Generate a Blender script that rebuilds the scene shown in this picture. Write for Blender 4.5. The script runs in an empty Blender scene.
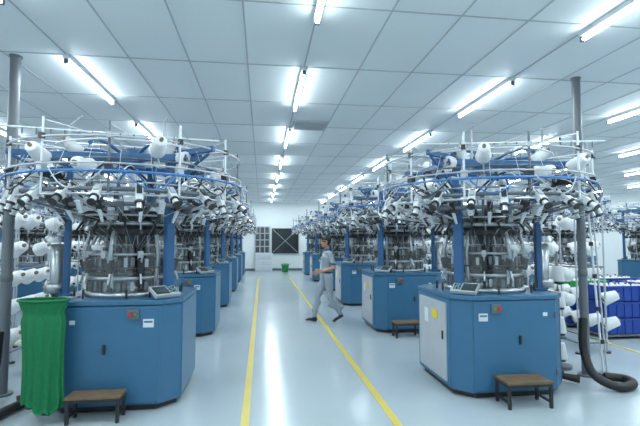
import bpy, bmesh, math, random
import numpy as np
from mathutils import Vector, Matrix, Euler
random.seed(7)
S=bpy.context.scene
try:
    S.view_settings.view_transform='Standard'
    S.view_settings.look='None'
except Exception as e: print(e)
pi=math.pi
# ---------------- materials ----------------
MATS={}
def mat(name,col,rough=.5,metal=0.,var=.08,scale=8.,emit=None,es=0,trans=0.,alpha=1.,bump=0.,coat=0.):
    m=bpy.data.materials.new(name); m.use_nodes=True
    nt=m.node_tree; b=nt.nodes['Principled BSDF']
    b.inputs['Roughness'].default_value=rough; b.inputs['Metallic'].default_value=metal
    b.inputs['Coat Weight'].default_value=coat
    tc=nt.nodes.new('ShaderNodeTexCoord'); nz=nt.nodes.new('ShaderNodeTexNoise')
    nz.inputs['Scale'].default_value=scale; nz.inputs['Detail'].default_value=3
    nt.links.new(tc.outputs['Object'],nz.inputs['Vector'])
    mx=nt.nodes.new('ShaderNodeMix'); mx.data_type='RGBA'
    mx.inputs[6].default_value=tuple(c*(1-var) for c in col)+(1,)
    mx.inputs[7].default_value=tuple(min(1,c*(1+var)) for c in col)+(1,)
    nt.links.new(nz.outputs['Fac'],mx.inputs[0]); nt.links.new(mx.outputs[2],b.inputs['Base Color'])
    if emit:
        b.inputs['Emission Color'].default_value=tuple(emit)+(1,); b.inputs['Emission Strength'].default_value=es
    b.inputs['Transmission Weight'].default_value=trans
    b.inputs['Alpha'].default_value=alpha
    if bump>0:
        bp=nt.nodes.new('ShaderNodeBump'); bp.inputs['Strength'].default_value=bump
        nt.links.new(nz.outputs['Fac'],bp.inputs['Height']); nt.links.new(bp.outputs['Normal'],b.inputs['Normal'])
    MATS[name]=m; return m
BLUE=mat('machine_blue_paint',(.034,.135,.25),.42,coat=.2,var=.05)
DBLUE=mat('frame_blue_paint',(.03,.11,.25),.4)
STEEL=mat('brushed_steel',(.42,.45,.47),.30,.9)
GREY=mat('grey_paint',(.13,.15,.17),.45,.2)
LGREY=mat('light_grey_paint',(.42,.45,.48),.45)
WHITE=mat('white_plastic',(.66,.70,.73),.4)
YARN=mat('white_yarn',(.78,.80,.81),.9,scale=120,bump=.3)
DYARN=mat('dark_yarn',(.02,.02,.025),.9,scale=120,bump=.3)
CORE=mat('cone_core_cardboard',(.22,.17,.13),.8)
BLACK=mat('black_plastic',(.02,.021,.023),.45)
RUB=mat('black_rubber_hose',(.018,.018,.02),.55)
HOSE=mat('blue_air_hose',(.05,.18,.45),.35)
ACR=mat('clear_acrylic',(.8,.87,.9),.08,alpha=.08)
RED=mat('red_button',(.6,.02,.02),.4)
YEL=mat('yellow_plastic',(.75,.55,.03),.4)
SCR=mat('display_screen',(.05,.09,.09),.2)
GREEN=mat('green_mesh_fabric',(.0,.15,.05),.75,scale=60,var=.3,bump=.25)
WOOD=mat('brown_wood',(.15,.10,.055),.6,scale=14,var=.4)
CRATE=mat('blue_crate_plastic',(.01,.05,.30),.4)
GCR=mat('green_crate_plastic',(.03,.35,.10),.4)
WALL=mat('white_wall_paint',(.74,.79,.80),.7,var=.03,scale=1.5)
CEIL=mat('ceiling_panel',(.75,.80,.82),.6,var=.03,scale=.8)
GRID=mat('ceiling_grid_gap_shade',(.42,.46,.48),.5)  # darker grey paints the shadow gaps between ceiling panels onto the grid strips
YLINE=mat('yellow_floor_paint',(.62,.50,.10),.4,var=.15,scale=3)
TUBE=mat('fluorescent_tube',(1,1,1),.4,emit=(.84,.96,1.0),es=31)
DARK=mat('dark_glass',(.03,.04,.045),.15)
# floor
FL=mat('epoxy_floor',(.40,.47,.505),.17,var=.10,scale=.7,coat=.0)
nt=FL.node_tree; b=nt.nodes['Principled BSDF']
n2=nt.nodes.new('ShaderNodeTexNoise'); n2.inputs['Scale'].default_value=2.5; n2.inputs['Detail'].default_value=5
mr=nt.nodes.new('ShaderNodeMapRange'); mr.inputs[3].default_value=.12; mr.inputs[4].default_value=.30
nt.links.new(n2.outputs['Fac'],mr.inputs[0]); nt.links.new(mr.outputs[0],b.inputs['Roughness'])
# person
CLOTH=mat('grey_uniform_cloth',(.33,.38,.44),.85,scale=30,var=.08,bump=.1)
NAVY=mat('navy_uniform_trim',(.05,.08,.16),.85)
SKIN=mat('skin',(.46,.26,.18),.5)
HAIR=mat('black_hair',(.012,.01,.01),.5)
SHOE=mat('black_shoe_leather',(.02,.02,.022),.4)

# ---------------- mesh builder ----------------
class MB:
    def __init__(s): s.v=[];s.f=[];s.m=[];s.sm=[];s.mats=[]
    def mi(s,m):
        if m not in s.mats: s.mats.append(m)
        return s.mats.index(m)
    def add(s,vs,fs,m,smooth=False):
        o=len(s.v); k=s.mi(m)
        s.v+= [tuple(x) for x in vs]
        for f in fs: s.f.append([i+o for i in f]); s.m.append(k); s.sm.append(smooth)
    def box(s,c,d,m,R=None):
        c=Vector(c); vs=[]
        for z in(-1,1):
            for x,y in((-1,-1),(1,-1),(1,1),(-1,1)):
                p=Vector((x*d[0]/2,y*d[1]/2,z*d[2]/2))
                if R is not None: p=R@p
                vs.append(c+p)
        s.add(vs,[(3,2,1,0),(4,5,6,7),(0,1,5,4),(1,2,6,5),(2,3,7,6),(3,0,4,7)],m)
    def cyl(s,p0,p1,r0,r1=None,m=None,n=12,caps=True):
        if r1 is None:r1=r0
        p0=Vector(p0);p1=Vector(p1);d=(p1-p0).normalized()
        a=d.orthogonal().normalized();bb=d.cross(a)
        vs=[]
        for p,r in((p0,r0),(p1,r1)):
            for i in range(n):
                t=2*pi*i/n; vs.append(p+a*math.cos(t)*r+bb*math.sin(t)*r)
        s.add(vs,[(i,(i+1)%n,n+(i+1)%n,n+i) for i in range(n)],m,True)
        if caps: s.add(vs,[tuple(range(n-1,-1,-1)),tuple(range(n,2*n))],m,False)
    def lathe(s,prof,m,n=24,c=(0,0,0),axis=None):
        c=Vector(c); M=Matrix.Identity(3) if axis is None else Vector((0,0,1)).rotation_difference(Vector(axis)).to_matrix()
        vs=[];k=len(prof)
        for r,z in prof:
            for i in range(n):
                t=2*pi*i/n; vs.append(c+M@Vector((r*math.cos(t),r*math.sin(t),z)))
        fs=[]
        for j in range(k-1):
            for i in range(n): fs.append((j*n+i,j*n+(i+1)%n,(j+1)*n+(i+1)%n,(j+1)*n+i))
        s.add(vs,fs,m,True)
    def tube(s,pts,r,m,n=6,closed=False):
        pts=[Vector(p) for p in pts];N=len(pts);vs=[]
        ref=None
        for i,p in enumerate(pts):
            if closed: d=pts[(i+1)%N]-pts[i-1]
            else: d=pts[min(i+1,N-1)]-pts[max(i-1,0)]
            d.normalize()
            if ref is None: ref=d.orthogonal()
            a=(ref-d*ref.dot(d)).normalized(); ref=a; bb=d.cross(a)
            for k in range(n):
                t=2*pi*k/n; vs.append(p+a*math.cos(t)*r+bb*math.sin(t)*r)
        fs=[]
        for j in range(N if closed else N-1):
            j2=(j+1)%N
            for i in range(n): fs.append((j*n+i,j*n+(i+1)%n,j2*n+(i+1)%n,j2*n+i))
        s.add(vs,fs,m,True)
        if not closed: s.add(vs,[tuple(range(n-1,-1,-1)),tuple(range((N-1)*n,N*n))],m)
    def ring(s,R,z,r,m,n=64,k=6,c=(0,0)):
        s.tube([(c[0]+R*math.cos(2*pi*i/n),c[1]+R*math.sin(2*pi*i/n),z) for i in range(n)],r,m,k,True)
    def band(s,R,z,h,w,m,n=64):
        s.lathe([(R-w/2,z-h/2),(R+w/2,z-h/2),(R+w/2,z+h/2),(R-w/2,z+h/2),(R-w/2,z-h/2)],m,n)
    def prism(s,poly,z0,z1,m):
        n=len(poly); vs=[(x,y,z0) for x,y in poly]+[(x,y,z1) for x,y in poly]
        s.add(vs,[(i,(i+1)%n,n+(i+1)%n,n+i) for i in range(n)]+[tuple(range(n-1,-1,-1)),tuple(range(n,2*n))],m)
    def mesh(s,name):
        me=bpy.data.meshes.new(name); me.from_pydata(s.v,[],s.f)
        for m in s.mats: me.materials.append(m)
        me.polygons.foreach_set('material_index',s.m); me.polygons.foreach_set('use_smooth',s.sm)
        me.update(); return me
def obj(name,me,loc=(0,0,0),parent=None,rot=(0,0,0),bevel=0):
    o=bpy.data.objects.new(name,me); S.collection.objects.link(o); o.location=loc; o.rotation_euler=rot
    if parent: o.parent=parent
    if bevel:
        bv=o.modifiers.new('bevel','BEVEL'); bv.width=bevel; bv.segments=2; bv.limit_method='ANGLE'; bv.angle_limit=.7
    return o
def empty(name,loc,scale=(1,1,1),rot=(0,0,0)):
    e=bpy.data.objects.new(name,None); S.collection.objects.link(e); e.location=loc; e.scale=scale; e.rotation_euler=rot
    e.empty_display_size=.2; return e
def Rz(a): return Matrix.Rotation(a,3,'Z')
def Rx(a): return Matrix.Rotation(a,3,'X')
def Ry(a): return Matrix.Rotation(a,3,'Y')
def pol(r,a,z): return Vector((r*math.cos(a),r*math.sin(a),z))
def cone(mb,c,axis,L=.2,R=.085,m=YARN,n=14):
    # yarn package: tapered winding with shoulders and a projecting core
    mb.lathe([(R*.3,0),(R*.96,.0),(R,.012),(R*.72,L-.012),(R*.66,L),(R*.22,L)],m,n,c,axis)
    mb.lathe([(R*.3,-.008),(R*.34,-.008),(R*.22,L+.03),(R*.12,L+.03),(R*.12,L-.0)],CORE if m is YARN else WHITE,8,c,axis)

XL,XR,YB,YF,H=-12.,16.,-3.5,24.,3.7
# ---------------- room ----------------
def slab(name,c,d,m):
    mb=MB(); mb.box((0,0,0),d,m); return obj(name,mb.mesh(name),c)
slab('floor',((XL+XR)/2,(YB+YF)/2,-.05),(XR-XL+.4,YF-YB+.4,.1),FL)
slab('ceiling',((XL+XR)/2,(YB+YF)/2,H+.05),(XR-XL+.4,YF-YB+.4,.1),CEIL)
slab('wall_far',((XL+XR)/2,YF+.1,H/2),(XR-XL+.4,.2,H),WALL)
slab('wall_back',((XL+XR)/2,YB-.1,H/2),(XR-XL+.4,.2,H),WALL)
slab('wall_left',(XL-.1,(YB+YF)/2,H/2),(.2,YF-YB,H),WALL)
slab('wall_right',(XR+.1,(YB+YF)/2,H/2),(.2,YF-YB,H),WALL)
mb=MB(); x=.48-.66*18
while x<XR:
    if x>XL: mb.box((x,(YB+YF)/2,H-.003),(.016,YF-YB,.006),GRID)
    x+=.66
y=5.08-1.375*6
while y<YF:
    mb.box(((XL+XR)/2,y,H-.004),(XR-XL,.015,.006),GRID); y+=1.375
obj('trim_ceiling_grid',mb.mesh('ceiling_grid'))
for i,x in enumerate((-.14,1.22)):
    slab('trim_floor_line_%d'%(i+1),(x,9.5,.002),(.075,20,.004),YLINE)
for i,(x) in enumerate((-3.9,5.5)):
    slab('trim_floor_line_%d'%(i+3),(x,11,.002),(.06,20,.004),YLINE)
slab('baseboard_far',((XL+XR)/2,YF-.01,.06),(XR-XL,.02,.12),GREY)
# lights: batten + tube, with an area lamp as the tube's downward output
mb=MB()
mb.box((0,0,-.025),(.06,1.56,.05),WHITE)
mb.box((0,-.76,-.07),(.04,.03,.06),GREY); mb.box((0,.76,-.07),(.04,.03,.06),GREY)
mb.cyl((0,-.745,-.08),(0,.745,-.08),.018,.018,TUBE,8)
lm=mb.mesh('fluorescent_light')
al=bpy.data.lights.new('tube_lamp','AREA'); al.shape='RECTANGLE'; al.size=.04; al.size_y=1.44; al.energy=28; al.color=(.84,.95,1.0)
for i in range(-4,6):
    for k in range(-2,7):
        f=obj('fluorescent_light',lm,(.48+2.64*i,5.84+2.75*k,H))
        lo=bpy.data.objects.new('tube_lamp',al); S.collection.objects.link(lo); lo.parent=f; lo.location=(0,0,-.105)
# ceiling vent
mb=MB()
mb.box((0,0,-.01),(.6,.6,.02),LGREY)
for i in range(7): mb.box((0,-.24+i*.08,-.025),(.52,.012,.02),LGREY,Rx(.5))
obj('ceiling_air_vent',mb.mesh('vent'),(.82,7.7,H))

# ---------------- knitting machine ----------------
def build_machine():
    P={}
    # base cabinet: broad front and side panels with narrow chamfered corners
    h=.645;c=.17; T=1.06
    def octo(h,c): return [(-h+c,-h),(h-c,-h),(h,-h+c),(h,h-c),(h-c,h),(-h+c,h),(-h,h-c),(-h,-h+c)]
    mb=MB()
    mb.prism(octo(h-.05,c),0,.07,BLACK)
    mb.prism(octo(h-.008,c),.06,T-.05,BLUE)
    mb.prism(octo(h+.01,c),T-.045,T,BLUE)
    for a in range(4):
        R=Rz(a*pi/2)
        mb.box(R@Vector((0,-h+.004,.54)),(.93,.022,.92),BLUE,R)
    P['base_cabinet']=(mb,.006)
    mb=MB()
    for sx in(-.045,): mb.box((sx,-h-.02,.60),(.02,.025,.09),BLACK)
    mb.box((.22,-h-.022,.93),(.11,.03,.09),GREY)
    mb.cyl((.20,-h-.03,.93),(.20,-h-.06,.93),.018,.018,RED,12); mb.cyl((.24,-h-.03,.93),(.24,-h-.05,.93),.013,.013,GCR,10)
    mb.box((-.34,-h-.010,.86),(.05,.006,.04),WHITE)
    mb.box((.36,-h-.010,.84),(.10,.008,.08),WHITE)
    mb.box((.36,-h-.014,.855),(.08,.006,.018),BLUE)
    for z in(.25,.85): mb.box((-.455,-h-.012,z),(.02,.02,.06),GREY)
    # control panel, tilted on corner
    R=Rz(pi/4)@Rx(.5)
    cc=Vector((.47,-.48,T+.065))
    mb.box(cc+Vector((0,0,-.035)),(.24,.10,.06),BLUE,Rz(pi/4))
    mb.box(cc,(.28,.17,.035),LGREY,R); mb.box(cc+R@Vector((-.05,.0,.02)),(.15,.12,.008),BLACK,R)
    mb.box(cc+R@Vector((-.05,.0,.026)),(.12,.085,.004),SCR,R)
    for i in range(3):
        for j in range(3): mb.box(cc+R@Vector((.05+.03*i,-.035+.035*j,.022)),(.02,.02,.012),[HOSE,BLACK,GCR][(i+j)%3],R)
    P['control_panel']=(mb,.003)
    # columns & frame
    mb=MB()
    cols=[(-.60,-.17),(.48,-.36),(.06,.6)]
    for x,y in cols:
        R=Rz(math.atan2(y,x))
        mb.box((x,y,1.82),(.06,.10,1.52),DBLUE,R); mb.box((x,y,T+.015),(.13,.16,.03),DBLUE,R)
        L=math.hypot(x,y)
        mb.box((x*.5,y*.5,2.56),(L+.05,.05,.08),DBLUE,R)
        e=Vector((x,y,0)).normalized()
        mb.box(e*.9+Vector((0,0,2.56)),(.62,.04,.06),DBLUE,R)
        mb.box(e*.88+Vector((0,0,2.08)),(.56,.04,.05),GREY,R)
        mb.tube([e*.64+Vector((0,0,2.2)),e*.8+Vector((0,0,2.3)),e*.95+Vector((0,0,2.42)),e*1.15+Vector((0,0,2.52))],.018,DBLUE,8)
    # long cross beams of the top frame
    mb.box((-.05,-.50,2.50),(1.75,.05,.07),DBLUE); mb.box((-.05,.45,2.50),(1.75,.05,.07),DBLUE)
    for x in(-.75,.65): mb.box((x,-.02,2.50),(.05,1.1,.06),DBLUE)
    mb.cyl((0,0,2.45),(0,0,2.66),.13,.13,DBLUE,20)
    for a in (.5,1.7,2.9,4.1,5.2): mb.tube([pol(.13,a,2.58),pol(.35,a+.15,2.66),pol(.6,a+.3,2.66),pol(.8,a+.38,2.58)],.02,DBLUE,8)
    P['support_frame']=(mb,.006)
    # knitting head
    mb=MB()
    mb.lathe([(0,T),(.46,T),(.46,T+.04),(.40,1.12),(.36,1.13),(.36,1.20),(.40,1.22),(.44,1.24),(.44,1.27),(.2,1.28)],STEEL,40)
    mb.lathe([(.41,1.27),(.43,1.28),(.43,1.33),(.34,1.36),(.34,1.46),(.22,1.48)],BLACK,40)
    mb.lathe([(.22,1.40),(.24,1.52),(.17,1.56),(.16,1.60),(.15,1.80)],GREY,32)
    mb.ring(.42,1.50,.014,STEEL,40,8); mb.ring(.46,1.36,.010,BLACK,40,6)
    for i in range(40):
        a=2*pi*i/40; R=Rz(a)
        m=[BLACK,STEEL,GREY,BLACK,LGREY][i%5]
        mb.box(pol(.39,a,1.39+.015*(i%3)),(.09,.035,.09+.03*(i%2)),m,R)
        mb.cyl(pol(.44,a,1.32),pol(.31,a,1.50),.009,.007,STEEL if i%2 else BLACK,6)
        if i%2: mb.cyl(pol(.42,a,1.10),pol(.42,a,1.24),.018,.014,BLACK,8)
        else: mb.box(pol(.40,a,1.17),(.06,.035,.09),[STEEL,GREY][(i//2)%2],R)
        mb.box(pol(.26,a,1.52),(.05,.02,.10),[GREY,BLACK][i%2],R)
        if i%2==0: mb.cyl(pol(.18,a,1.56),pol(.40,a+.1,1.78),.003,.003,WHITE,5)
        if i%4==1:
            mb.box(pol(.46,a,1.38),(.08,.06,.13),BLACK,R@Ry(.25)); mb.cyl(pol(.50,a,1.42),pol(.53,a,1.49),.013,.009,STEEL,6)
            mb.cyl(pol(.47,a,1.30),pol(.50,a,1.20),.012,.012,STEEL,6)
        if i%5==3: mb.box(pol(.45,a,1.50),(.05,.05,.07),LGREY,R)
    for i in range(6):
        a=2*pi*(i+.35)/6
        mb.tube([pol(.40,a,T+.03),pol(.43,a,1.25),pol(.46,a,1.5),pol(.42,a,1.7),pol(.36,a,1.81)],.022,STEEL,10)
    for i in range(9):
        a=2*pi*(i+.1)/9
        mb.cyl(pol(.25,a,1.52),pol(.29,a,1.80),.016,.016,[BLACK,GREY,STEEL][i%3],8)
    mb.lathe([(0,1.80),(.46,1.80),(.48,1.812),(.48,1.835),(.46,1.845),(0,1.845)],STEEL,48)
    mb.lathe([(.40,1.70),(.42,1.71),(.42,1.78),(.40,1.79),(.36,1.79)],BLACK,40)
    for i in range(22):
        a=2*pi*i/22; R=Rz(a)
        mb.box(pol(.46,a,1.90),(.08,.07,.10),BLACK if i%4 else LGREY,R)
        mb.box(pol(.49,a,1.965),(.06,.05,.03),WHITE if i%3 else BLACK,R)
        mb.cyl(pol(.46,a,1.98),pol(.46,a,2.04),.018,.012,[BLACK,STEEL][i%2],8)
        mb.box(pol(.36,a,1.93),(.05,.05,.14),[GREY,BLACK,STEEL][i%3],R)
        mb.cyl(pol(.48,a,1.86),pol(.56,a,1.74),.013,.010,BLACK if i%2 else STEEL,6)
        mb.box(pol(.56,a,1.73),(.035,.035,.05),BLACK,R)
        mb.cyl(pol(.36,a,1.70),pol(.40,a,1.60),.012,.006,STEEL,6)
    mb.lathe([(0,1.86),(.2,1.86),(.2,1.9),(.14,1.92),(.14,2.1),(.11,2.14),(.05,2.15),(.05,2.46)],WHITE,28)
    mb.lathe([(.3,1.85),(.31,1.98),(.25,2.0),(.14,2.0)],GREY,28)
    P['knitting_head']=(mb,0)
    # acrylic guards
    mb=MB()
    for k in range(5):
        a0=2*pi*k/5+.2; N=8; vs=[];
        for i in range(N+1):
            a=a0+1.05*i/N
            vs+= [pol(.55,a,1.12),pol(.55,a,1.60)]
        mb.add(vs,[(2*i,2*i+2,2*i+3,2*i+1) for i in range(N)],ACR,True)
        mb.tube([pol(.55,a0+1.05*i/N,1.60) for i in range(N+1)],.004,STEEL,6)
        for a in(a0+.1,a0+.95): mb.cyl(pol(.55,a,1.06),pol(.55,a,1.15),.012,.012,BLACK,6)
    P['safety_guards']=(mb,0)
    # feeder ring
    mb=MB()
    mb.band(1.13,2.10,.035,.03,GREY); mb.ring(1.17,2.05,.012,STEEL)
    mb.band(.72,2.00,.04,.04,GREY); mb.ring(.62,2.12,.010,WHITE); mb.ring(.86,2.2,.01,STEEL); mb.ring(.60,1.90,.012,STEEL)
    for i in range(24):
        a=2*pi*i/24+.05+random.uniform(-.04,.04); tilt=random.choice((-.35,-.6,-.9)); R=Rz(a)@Ry(tilt)
        q=pol(1.16,a,2.07)
        mb.box(q,(.06,.065,.17),WHITE,R); mb.box(q+R@Vector((.035,0,.02)),(.02,.045,.08),[LGREY,BLACK][i%2],R)
        mb.box(q+R@Vector((0,0,.095)),(.05,.05,.03),BLACK,R)
        mb.cyl(q+R@Vector((0,0,-.08)),q+R@Vector((0,0,-.10)),.04,.04,BLACK,12)
        mb.cyl(q+R@Vector((0,0,-.10)),q+R@Vector((0,0,-.16)),.026,.03,STEEL if i%2 else WHITE,12)
        mb.cyl(q+R@Vector((0,0,-.16)),q+R@Vector((0,0,-.17)),.038,.038,BLACK,12)
        mb.cyl(q+R@Vector((0,0,.08)),q+R@Vector((.03,0,.14)),.006,.006,STEEL,5)
    for i in range(24):
        a=2*pi*i/24+.12; R=Rz(a)
        mb.box(pol(.72,a,1.98+.03*(i%2)),(.08,.055,.12),[WHITE,BLACK,GREY,BLACK][i%4],R@Ry(.4))
        mb.cyl(pol(.73,a,1.95),pol(.66,a,1.83),.022,.014,[BLACK,WHITE][i%2],8)
        if i%2: mb.cyl(pol(.56,a,1.93),pol(1.12,a,2.10),.006,.006,STEEL,5)
        mb.box(pol(.92,a,2.06+.04*(i%3)),(.05,.04,.06),[BLACK,WHITE,GREY][i%3],R)
    for i in range(9):
        a=2*pi*i/9+.3
        mb.cyl(pol(.48,a,1.88),pol(1.13,a,2.09),.014,.014,GREY if i%2 else LGREY,8)
    P['yarn_feeders']=(mb,0)
    # creel ring pipes
    mb=MB()
    mb.ring(1.2,2.25,.013,HOSE,72,8); mb.ring(1.18,2.56,.010,LGREY,72); mb.ring(.78,2.62,.010,WHITE,60); mb.ring(1.0,2.40,.010,GREY,60)
    mb.ring(1.19,2.32,.009,LGREY,60)
    for i in range(12):
        a=2*pi*i/12+.1; top=2.62+.16*random.random()
        mb.cyl(pol(1.16,a,2.06),pol(1.16,a,top),.011,.011,WHITE if i%3 else GREY,8)
        if i%2: mb.cyl(pol(.13,a,2.58),pol(1.18,a,2.57),.008,.008,LGREY,6)
        mb.cyl(pol(1.16,a,top-.02),pol(.75,a+.2,top-.06-.05*random.random()),.006,.006,WHITE,6)
        mb.box(pol(1.16,a,2.3),(.06,.06,.08),BLACK if i%2 else LGREY,Rz(a))
        mb.box(pol(1.17,a,2.57),(.04,.04,.05),BLACK if i%3 else LGREY,Rz(a))
    for i in range(4):
        a=[.6,2.4,3.9,5.3][i]; r=random.uniform(.5,.9);
        mb.cyl(pol(r,a,2.50),pol(r,a,2.82),.011,.011,LGREY,8)
        mb.cyl(pol(r,a,2.81),pol(r+.2,a+random.uniform(-.8,.8),2.81),.009,.009,LGREY,8)
    # overhead yarn guide bars
    for y,z in((-.62,2.70),(.35,2.76)):
        mb.cyl((-1.15,y,z+.06),(1.0,y+.05,z-.03),.011,.011,WHITE,8)
        for k in range(16):
            mb.cyl((-1+k*.13,y,z+.05-k*.005),(-1+k*.13,y,z-.02),.008,.008,GREY,5)
    P['creel_pipes']=(mb,0)
    # yarn tubes + threads
    mb=MB()
    for i in range(26):
        a=2*pi*i/26+.05
        p0=pol(1.19,a,2.2); p3=pol(.46,a+.15,2.0)
        p1=pol(1.0,a+.1,2.42+random.uniform(-.1,.12)); p2=pol(.62,a+.2,2.3+random.uniform(-.1,.1))
        pts=[]
        for t in [k/9 for k in range(10)]:
            pts.append(p0*(1-t)**3+p1*3*t*(1-t)**2+p2*3*t*t*(1-t)+p3*t**3)
        mb.tube(pts,.0045,[WHITE,GREY,WHITE,BLACK][i%4],5)
        mb.cyl(pol(1.14,a,1.94),pol(.44,a+.05,1.84),.0018,.0018,YARN,4,False)
        mb.cyl(pol(1.0,a,2.55),pol(1.17,a,2.2),.002,.002,YARN,4,False)
        mb.cyl(pol(.55,a,1.78),pol(.22,a+.1,1.58),.0015,.0015,YARN,4,False)
    for i in range(12):
        a=2*pi*i/12+.5; da=random.uniform(.4,1.3); hh=random.uniform(.15,.36)
        pts=[pol(.5+.25*math.sin(t*pi)+.15*t,a+t*da,2.10+hh*math.sin(t*pi)) for t in [k/10 for k in range(11)]]
        mb.tube(pts,.011,[HOSE,LGREY,RUB,RUB][i%4],6)
    for i in range(12):
        a=2*pi*i/12+.2
        pts=[pol(1.2+.06*math.sin(t*pi),a+t*.4,2.27-.18*math.sin(t*pi)) for t in [k/8 for k in range(9)]]
        mb.tube(pts,.007,[HOSE,BLACK,LGREY][i%3],6)
    P['yarn_tubes']=(mb,0)
    # cones
    mb=MB()
    for i in range(11):
        a=2*pi*i/11+random.uniform(-.15,.15); 
        z=random.choice([2.34,2.40,2.48]); r=random.uniform(.84,1.06)
        ax=Rz(a+random.uniform(-.9,.9))@Vector((random.choice((-1,1))*1,0,random.uniform(-.1,.5)))
        cone(mb,pol(r,a,z),ax.normalized(),.20,.078,YARN)
        mb.cyl(pol(r,a,z),pol(1.17,a,2.3),.008,.008,STEEL,6)
    cone(mb,(-.42,-.78,2.28),(-1,.05,.03),.2,.06,DYARN)
    for i in range(4):
        a=2*pi*i/4+.8; cone(mb,pol(.6,a,2.54),Vector((math.cos(a)*.6,math.sin(a)*.6,.5)).normalized(),.18,.072,YARN)
    P['yarn_cones']=(mb,0)
    # suction canister away from aisle
    mb=MB()
    c0=(-.76,-.02,0)
    mb.lathe([(.06,1.12),(.11,1.16),(.11,1.62),(.12,1.64),(.12,1.68),(.05,1.78),(.05,1.98)],ACR,20,c0)
    mb.lathe([(0,1.08),(.12,1.08),(.12,1.17),(.105,1.18)],STEEL,20,c0)
    mb.lathe([(.125,1.62),(.125,1.68),(.10,1.70)],STEEL,20,c0)
    mb.lathe([(.07,1.18),(.075,1.6),(0,1.61)],STEEL,14,c0)
    mb.box((-.70,-.02,1.07),(.2,.1,.03),GREY)
    mb.tube([(-.76,-.02,1.08),(-.77,-.03,.9),(-.78,-.1,.6),(-.78,-.15,.3),(-.8,-.25,.08),(-.95,-.35,.06)],.045,RUB,10)
    P['suction_canister']=(mb,0)
    return {k:(v[0].mesh('machine_'+k),v[1]) for k,v in P.items()}
MP=build_machine()
def machine(x,y,side,rot=0.):
    e=empty('circular_knitting_machine',(x,y,0),(side,1,1),(0,0,rot))
    for k,(me,bv) in MP.items(): obj(k,me,parent=e,bevel=bv)
    return e
LX,RX=-1.45,2.66
for k in range(6):
    machine(LX,5.18+3.25*k,1); e=machine(RX,5.05+3.25*k,-1)
    m2=MB(); m2.box((.658,0,.54),(.012,.80,.84),LGREY); m2.box((.668,-.1,.8),(.006,.16,.1),YEL); m2.box((.668,.15,.75),(.006,.12,.16),WHITE); m2.box((.668,-.32,.6),(.02,.02,.09),BLACK)
    obj('electrical_door',m2.mesh('electrical_door'),parent=e)
for k in range(5):
    machine(-5.9,5.6+3.25*k,-1,.3)
for k in range(4):
    machine(7.4,10.3+3.25*k,1,-.4)
    machine(-9.5,7.0+3.25*k,1,.7); machine(11.4,8.5+3.25*k,-1,.5)

# ---------------- side creels ----------------
def creel(dark=False):
    mb=MB()
    W,D=1.9,.45
    for y in(-W/2,0,W/2):
        for x in(-D/2,D/2):
            mb.cyl((x,y,0),(x,y,2.3),.013,.013,LGREY,8); mb.cyl((x,y,0),(x,y,.02),.05,.05,BLACK,10)
    for z in(.15,1.25,2.28):
        for x in(-D/2,D/2): mb.cyl((x,-W/2,z),(x,W/2,z),.011,.011,GREY,8)
        for y in(-W/2,W/2): mb.cyl((-D/2,y,z),(D/2,y,z),.011,.011,GREY,8)
    for iy in range(6):
        y=-W/2+.1+iy*(W-.2)/5
        for z in(.38,.76,1.12,1.5,1.88):
            for sx in(-1,1):
                if random.random()<.35: continue
                mb.cyl((sx*D/2,y,z),(sx*(D/2+.05),y,z+.01),.008,.008,BLACK,6); mb.box((sx*D/2,y,z),(.03,.04,.05),BLACK)
                cone(mb,(sx*(D/2+.05),y,z),Vector((sx*.8,-.35,.35)).normalized(),.2,.1,DYARN if random.random()<.08 else YARN)
        mb.tube([(0,y,2.0),(0,y,2.3),(-.1,y*.9,2.5),(-.4,y*.6,2.55)],.006,WHITE,5)
    return mb.mesh('creel')
cr=creel()
for k in range(5):
    obj('yarn_creel_rack',cr,(4.8,6.9+3.25*k,0))
for k in range(5): obj('yarn_creel_rack',cr,(-3.55,6.5+3.25*k,0))

# poles
PIPE=mat('dark_grey_pipe_paint',(.14,.16,.18),.4)
def pole(name,x,y,r,m):
    mb=MB(); mb.cyl((0,0,0),(0,0,H),r,r,m,20); mb.cyl((0,0,0),(0,0,.02),r*1.9,r*1.9,m,20); mb.cyl((0,0,H-.02),(0,0,H),r*1.2,r*1.2,m,20)
    mb.lathe([(r,1.2),(r*1.12,1.21),(r*1.12,1.27),(r,1.28)],GREY,16)
    return obj(name,mb.mesh(name),(x,y,0))
pole('support_pipe',-2.74,5.2,.055,PIPE); pole('support_pipe',3.93,5.0,.05,PIPE)
pole('support_pipe',4.0,11.5,.05,PIPE); pole('support_pipe',-2.8,11.7,.05,PIPE)
mb=MB(); mb.cyl((0,0,0),(-.10,.1,3.0),.013,.013,WHITE,8); mb.cyl((.05,0,0),(-.03,.1,2.9),.01,.01,LGREY,8); mb.cyl((0,0,0),(0,0,.03),.08,.08,GREY,14)
for i in range(6): mb.box((-.0-.013*i*2,.01*i,.4+.4*i),(.04,.03,.05),BLACK)
obj('air_supply_pipe',mb.mesh('air_supply_pipe'),(4.16,5.0,0))

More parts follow.
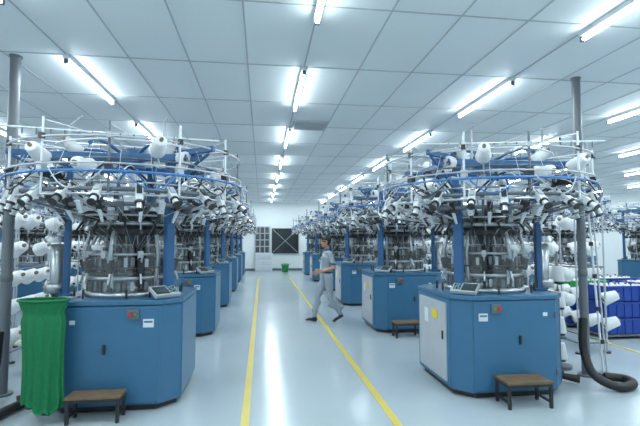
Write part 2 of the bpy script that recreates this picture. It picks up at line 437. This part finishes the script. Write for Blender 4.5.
# stools
def stool(x,y,rot=0,w=.56,d=.28,h=.24):
    mb=MB()
    for i in range(3): mb.box((0,-d/2+d/6+i*d/3,h-.0125),(w,d/3-.006,.025),WOOD)
    for sx in(-1,1):
        for sy in(-1,1): mb.box((sx*(w/2-.025),sy*(d/2-.02),(h-.03)/2),(.03,.03,h-.03),BLACK)
        mb.box((sx*(w/2-.025),0,h-.04),(.03,d-.04,.025),BLACK); mb.box((sx*(w/2-.025),0,.06),(.025,d-.04,.02),BLACK)
    for sy in(-1,1): mb.box((0,sy*(d/2-.02),h-.04),(w-.04,.025,.025),BLACK)
    obj('wooden_step_stool',mb.mesh('stool'),(x,y,0),rot=(0,0,rot),bevel=.004)
stool(-1.50,4.38,.0,h=.24,w=.48,d=.22); stool(2.62,4.22,-.03,h=.26,w=.48); stool(2.46,7.38,0,.45,.26,.26)

# green net bag hung from a hoop: gathered folds under the rim, slack bottom
mb=MB(); N=110; K=28; vs=[]
for k in range(K+1):
    t=k/K; z=1.10-.95*t
    rx=.205-.025*math.exp(-((t-.12)/.05)**2)-.02*math.sin(t*pi)-.045*t; ry=rx*.6
    for i in range(N):
        a=2*pi*i/N; f=1+(.02+.14*t)*math.cos(13*a+2.0*t+1.3*math.sin(3*a))*(1 if t<.97 else .6)+.07*t*math.cos(4*a+1)
        vs.append((rx*f*math.cos(a)+.03*t,ry*f*math.sin(a)-.02*t,z+(.05*math.sin(2*a+.6)+.02*math.sin(9*a))*t**2))
fs=[(k*N+i,(k+1)*N+i,(k+1)*N+(i+1)%N,k*N+(i+1)%N) for k in range(K) for i in range(N)]
fs.append([K*N+i for i in range(N)])
mb.add(vs,fs,GREEN,True)
mb.tube([(.215*math.cos(2*pi*i/40),.13*math.sin(2*pi*i/40),1.10) for i in range(40)],.012,GREEN,6,True)
for a in(.5,1.4): mb.tube([(.21*math.cos(a),.125*math.sin(a),1.10),(.2*math.cos(a)+.05,.2,1.1),(.2,.28,1.08)],.008,STEEL,6)
obj('green_mesh_bag',mb.mesh('green_mesh_bag'),(-1.98,4.38,0))

# vacuum hoses
def hose(name,pts,r,loc=(0,0,0)):
    P=[Vector(p) for p in pts]; out=[]
    for i in range(len(P)-1):
        a=P[max(i-1,0)];b_=P[i];c_=P[i+1];d_=P[min(i+2,len(P)-1)]
        n=max(6,int((c_-b_).length/.012))
        for k in range(n):
            t=k/n; out.append(.5*((2*b_)+(c_-a)*t+(2*a-5*b_+4*c_-d_)*t*t+(3*b_-a-3*c_+d_)*t**3))
    mb=MB(); vs=[];N=10;ref=None
    for i,p in enumerate(out):
        d=(out[min(i+1,len(out)-1)]-out[max(i-1,0)]).normalized()
        if ref is None: ref=d.orthogonal()
        a=(ref-d*ref.dot(d)).normalized();ref=a;bb=d.cross(a);rr=r*(1 if i%2 else .86)
        for k in range(N):
            t=2*pi*k/N; vs.append(p+a*math.cos(t)*rr+bb*math.sin(t)*rr)
    mb.add(vs,[(j*N+i,j*N+(i+1)%N,(j+1)*N+(i+1)%N,(j+1)*N+i) for j in range(len(out)-1) for i in range(N)],RUB,True)
    return obj(name,mb.mesh(name),loc)
hose('vacuum_hose',[(3.68,4.70,.75),(3.66,4.68,.4),(3.68,4.56,.15),(3.85,4.42,.055),(4.1,4.5,.055),(4.15,4.68,.055),(3.98,4.78,.055)],.05)
hose('vacuum_hose',[(-2.55,4.75,.75),(-2.55,4.7,.4),(-2.5,4.5,.15),(-2.62,4.3,.055),(-2.9,4.35,.055),(-3.2,4.6,.055),(-3.5,4.9,.055)],.05)
hose('vacuum_hose',[(-2.3,4.85,.05),(-2.36,4.6,.05),(-2.45,4.22,.05),(-2.6,4.05,.05),(-3.0,4.1,.05)],.045)
def stack(x,y):
    mb=MB(); mb.cyl((0,0,0),(0,0,.04),.14,.14,GREY,20); mb.cyl((0,0,.04),(0,0,1.5),.012,.012,STEEL,8)
    for i in range(4): cone(mb,(0,0,.12+.33*i),(0,0,1),.2,.09)
    for i in range(4): mb.lathe([(.012,0),(.07,0),(.07,.02),(.012,.02)],BLACK,14,(0,0,.09+.33*i))
    obj('yarn_cone_stand',mb.mesh('yarn_cone_stand'),(x,y,0))
stack(-2.78,4.84); stack(3.84,5.35)

# crates
def crate_stack(x,y,rot=0,n=3,top=None):
    mb=MB()
    mb.box((0,0,.06),(.9,.6,.03),GREY)
    for sx in(-.38,.38):
        for sy in(-.24,.24): mb.cyl((sx-.015,sy,.03),(sx+.015,sy,.03),.03,.03,BLACK,12)
    for i in range(n):
        m=top if (top and i==n-1) else CRATE; z=.08+i*.27
        mb.box((0,0,z+.01),(.84,.54,.02),m)
        for sy in(-.27,.27):
            mb.box((0,sy,z+.13),(.86,.015,.22),m); mb.box((0,sy*1.04,z+.245),(.9,.03,.025),m)
            for k in range(6): mb.box((-.36+k*.145,sy*1.04,z+.12),(.015,.02,.22),m)
        for sx in(-.42,.42):
            mb.box((sx,0,z+.13),(.015,.54,.22),m); mb.box((sx*1.03,0,z+.245),(.03,.56,.025),m)
    for i in range(4):
        for j in range(2): cone(mb,(-.3+.2*i,-.13+.26*j,.11+(n-1)*.27),(0,0,1),.24,.09)
    obj('plastic_crate_cart',mb.mesh('crate_cart'),(x,y,0),rot=(0,0,rot),bevel=.003)
crate_stack(6.1,7.0); crate_stack(6.15,8.0,0,3,GCR); crate_stack(7.2,7.4,.1); crate_stack(7.2,8.4,.1,3)

# ---------------- far wall items ----------------
def window(name,x,z,w,h,nx,ny,brace=False):
    mb=MB(); mb.box((0,0,0),(w,.03,h),DARK if brace else ACR)
    if not brace: mb.box((0,.012,0),(w-.02,.005,h-.02),DARK)
    for i in range(nx+1): mb.box((-w/2+i*w/nx,-.02,0),(.05,.05,h),LGREY if not brace else BLACK)
    for j in range(ny+1): mb.box((0,-.02,-h/2+j*h/ny),(w+.05,.05,.05),LGREY if not brace else BLACK)
    if brace:
        L=math.hypot(w,h); a=math.atan2(h,w)
        mb.box((0,-.03,0),(L-.1,.03,.025),LGREY,Ry(a)); mb.box((0,-.03,0),(L-.1,.03,.025),LGREY,Ry(-a))
    obj(name,mb.mesh(name),(x,YF-.03,z))
window('window_1',.02,1.65,.75,1.4,3,4)
window('window_4',1.25,1.6,1.4,1.3,1,1,True)
window('window_2',-4,1.9,1.6,1.2,3,2); window('window_3',6,1.9,1.6,1.2,3,2)
def cab(name,x,y,w,d,h,m):
    mb=MB(); mb.box((0,0,h/2),(w,d,h),m)
    for i in range(3): mb.box((0,-d/2-.01,h*(.2+.3*i)),(w-.06,.015,h*.25),m); mb.box((0,-d/2-.03,h*(.2+.3*i)),(.15,.02,.02),STEEL)
    obj(name,mb.mesh(name),(x,y,0),bevel=.008)
cab('steel_drawer_cabinet',.1,23.6,.9,.5,.95,WHITE)
mb=MB(); mb.lathe([(0,0),(.16,0),(.2,.35),(.22,.36),(.22,.4),(.1,.44),(0,.45)],GCR,20)
obj('green_waste_bin',mb.mesh('waste_bin'),(1.2,22.9,0))

# ---------------- person ----------------
prims=[]
def hull(p0,r0,p1,r1,tag):
    p0=Vector(p0);p1=Vector(p1)
    r0=(r0,)*3 if not hasattr(r0,'__len__') else r0; r1=(r1,)*3 if not hasattr(r1,'__len__') else r1
    prims.append((p0,r0,p1,r1,tag))
def E(p,r,tag): hull(p,r,p,r,tag)
V=Vector
# x forward, y left
hull((0,0,.93),(.115,.155,.08),(0,0,1.06),(.10,.14,.06),'pants')
hull((0,0,1.00),(.112,.152,.05),(.005,0,1.12),(.105,.145,.06),'shirt')
hull((.005,0,1.12),(.105,.145,.06),(0,0,1.30),(.118,.165,.09),'shirt')
hull((-.01,-.13,1.38),(.07,.06,.06),(-.01,.13,1.38),(.07,.06,.06),'shirt')
hull((-.01,0,1.34),(.10,.14,.06),(-.005,0,1.43),(.06,.08,.03),'shirt')
hull((0,0,1.445),(.062,.066,.016),(.004,0,1.462),(.058,.062,.014),'trim')
hull((-.005,0,1.42),(.052,.055,.03),(.012,0,1.53),(.05,.052,.03),'skin')
# legs
def leg(s,hip,knee,ank,toe,heel):
    hull(hip,(.098,.092,.09),knee,(.066,.064,.06),'pants'); hull(knee,(.066,.064,.06),ank,(.054,.052,.03),'pants')
    hull(knee+V((-.01,0,-.12)),(.062,.06,.07),ank+V((0,0,.12)),(.056,.054,.05),'pants')
    hull(heel,(.036,.036,.034),ank+V((0,0,-.02)),(.04,.038,.03),'shoe')
    ball=toe+(heel-toe)*.3+V((0,0,.012))
    hull(heel,(.036,.036,.032),ball,(.04,.045,.03),'shoe'); hull(ball,(.04,.045,.03),toe,(.03,.036,.024),'shoe')
leg(-1,V((.01,-.085,.90)),V((.17,-.09,.51)),V((.245,-.09,.115)),V((.40,-.10,.045)),V((.215,-.09,.040)))
leg(1,V((-.01,.085,.90)),V((-.04,.095,.49)),V((-.26,.09,.17)),V((-.12,.10,.030)),V((-.285,.09,.125)))
# arms
def arm(sh,el,wr,hd,side):
    hull(sh,(.062,.058,.06),sh.lerp(el,.75),(.056,.056,.04),'shirt')
    hull(sh.lerp(el,.72),(.058,.058,.012),sh.lerp(el,.77),(.058,.058,.012),'trim')
    hull(sh.lerp(el,.6),.042,el,.038,'skin'); hull(el,.038,el.lerp(wr,.35),.038,'skin'); hull(el.lerp(wr,.3),.038,wr,.026,'skin')
    f=hd.normalized() # hand direction
    thick=V((0,1,0)); across=f.cross(thick).normalized()
    palm=wr+f*.085
    for k in(-1.,-.33,.33,1.): hull(wr+across*.010*k,.018,palm+across*.030*k,.0135,'skin')
    L=[.062,.078,.084,.074]
    for k,q in enumerate((-1.,-.33,.33,1.)):
        q=-q
        b0=palm+across*.031*q; cdir=thick*(-side)
        b1=b0+(f*.9+cdir*.25+across*q*.06)*L[k]*.5; b2=b1+(f*.65+cdir*.75)*L[k]*.32; b3=b2+(f*.3+cdir*.9)*L[k]*.25
        hull(b0,.0105,b1,.0095,'skin'); hull(b1,.0095,b2,.009,'skin'); hull(b2,.009,b3,.008,'skin')
    tb=wr+f*.03-across*.024; t1=tb+(f*.6-across*.7).normalized()*.038; t2=t1+(f*.9-across*.15+cdir*.4).normalized()*.032
    hull(tb,.014,t1,.0115,'skin'); hull(t1,.0115,t2,.0095,'skin')
arm(V((-.01,.185,1.375)),V((-.09,.235,1.11)),V((.14,.20,1.03)),V((.95,-.1,.12)),1)
arm(V((-.01,-.185,1.375)),V((-.06,-.23,1.11)),V((.13,-.20,.98)),V((.95,.1,-.1)),-1)
# head
hc=V((.03,0,1.615))
E(hc+V((-.008,0,.015)),(.092,.074,.09),'skin'); hull(hc+V((.03,0,-.02)),(.055,.058,.05),hc+V((.045,0,-.085)),(.035,.034,.026),'skin')
hull(hc+V((.085,0,.0)),.009,hc+V((.103,0,-.03)),.012,'skin'); E(hc+V((.09,0,-.036)),(.012,.018,.008),'skin')
hull(hc+V((.072,-.03,.024)),.010,hc+V((.072,.03,.024)),.010,'skin')
E(hc+V((.079,0,-.058)),(.012,.024,.006),'lip')
for sy in(-1,1):
    E(hc+V((-.005,sy*.074,-.005)),(.016,.009,.030),'skin')
    E(hc+V((.074,sy*.03,.006)),(.008,.010,.004),'eye'); hull(hc+V((.083,sy*.018,.029)),.003,hc+V((.074,sy*.045,.029)),.003,'eye')
E(hc+V((-.02,0,.046)),(.103,.086,.082),'hair'); hull(hc+V((-.058,0,.03)),(.06,.078,.055),hc+V((-.055,0,-.035)),(.045,.062,.03),'hair')
hull(hc+V((-.02,0,.095)),(.075,.066,.038),hc+V((.062,0,.078)),(.026,.052,.024),'hair')
# belt & pocket
hull((0,0,.995),(.118,.158,.010),(0,0,1.01),(.118,.158,.010),'trim')
E((.105,.07,1.29),(.012,.035,.04),'shirt')
bm=bmesh.new()
tmp=bmesh.new(); bmesh.ops.create_icosphere(tmp,subdivisions=2,radius=1); ico=[v.co.copy() for v in tmp.verts]; tmp.free()
for p0,r0,p1,r1,tag in prims:
    b2=bmesh.new()
    for q in ico: b2.verts.new(p0+V((q.x*r0[0],q.y*r0[1],q.z*r0[2])))
    if (p1-p0).length>1e-6:
        for q in ico: b2.verts.new(p1+V((q.x*r1[0],q.y*r1[1],q.z*r1[2])))
    res=bmesh.ops.convex_hull(b2,input=b2.verts[:])
    dead=[v for v in b2.verts if not v.link_faces]
    bmesh.ops.delete(b2,geom=dead,context='VERTS')
    tm=bpy.data.meshes.new('t'); b2.to_mesh(tm); b2.free(); bm.from_mesh(tm); bpy.data.meshes.remove(tm)
me=bpy.data.meshes.new('person_raw'); bm.to_mesh(me); bm.free()
po=bpy.data.objects.new('factory_worker',me); S.collection.objects.link(po)
rm=po.modifiers.new('r','REMESH'); rm.mode='VOXEL'; rm.voxel_size=.0055
sm=po.modifiers.new('s','SMOOTH'); sm.iterations=3; sm.factor=.5
dg=bpy.context.evaluated_depsgraph_get(); nm=bpy.data.meshes.new_from_object(po.evaluated_get(dg))
po.modifiers.clear(); po.data=nm
tags=['shirt','pants','trim','skin','hair','shoe','lip','eye']
LIP=mat('lip_skin',(.42,.17,.14),.5)
nm.materials.clear()
for m in (CLOTH,CLOTH,NAVY,SKIN,HAIR,SHOE,LIP,HAIR): nm.materials.append(m)
n=len(nm.polygons); C=np.zeros(n*3); nm.polygons.foreach_get('center',C); C=C.reshape(-1,3)
best=np.full(n,1e9); idx=np.zeros(n,int)
for p0,r0,p1,r1,tag in prims:
    a=np.array(p0);d=np.array(p1)-a;L=d@d
    t=np.clip(((C-a)@d)/L,0,1) if L>1e-12 else np.zeros(n)
    r=np.array(r0)[None]*(1-t)[:,None]+np.array(r1)[None]*t[:,None]
    q=(C-(a+t[:,None]*d))
    k=np.linalg.norm(q/r,axis=1); dist=np.abs(k-1)*r.min(axis=1)
    dist-= {'lip':.003,'trim':.003,'hair':.002}.get(tag,0)
    w=dist<best; best[w]=dist[w]; idx[w]=tags.index(tag)
nm.polygons.foreach_set('material_index',idx.astype(np.int32)); nm.polygons.foreach_set('use_smooth',[True]*n); nm.update()
zmin=min(v.co.z for v in nm.vertices)
po.location=(1.32,8.95,-zmin); po.rotation_euler=(0,0,pi+.12)

# ---------------- world & camera ----------------
w=bpy.data.worlds.new('world'); S.world=w; w.use_nodes=True
w.node_tree.nodes['Background'].inputs[0].default_value=(.7,.8,.9,1); w.node_tree.nodes['Background'].inputs[1].default_value=.3
cd=bpy.data.cameras.new('camera'); cam=bpy.data.objects.new('camera',cd); S.collection.objects.link(cam)
cd.sensor_width=36; cd.lens=440/640*36; cd.clip_end=100
cam.location=(0,0,1.65); cam.rotation_euler=(pi/2+math.radians(3.5),0,-math.radians(7.5))
S.camera=cam
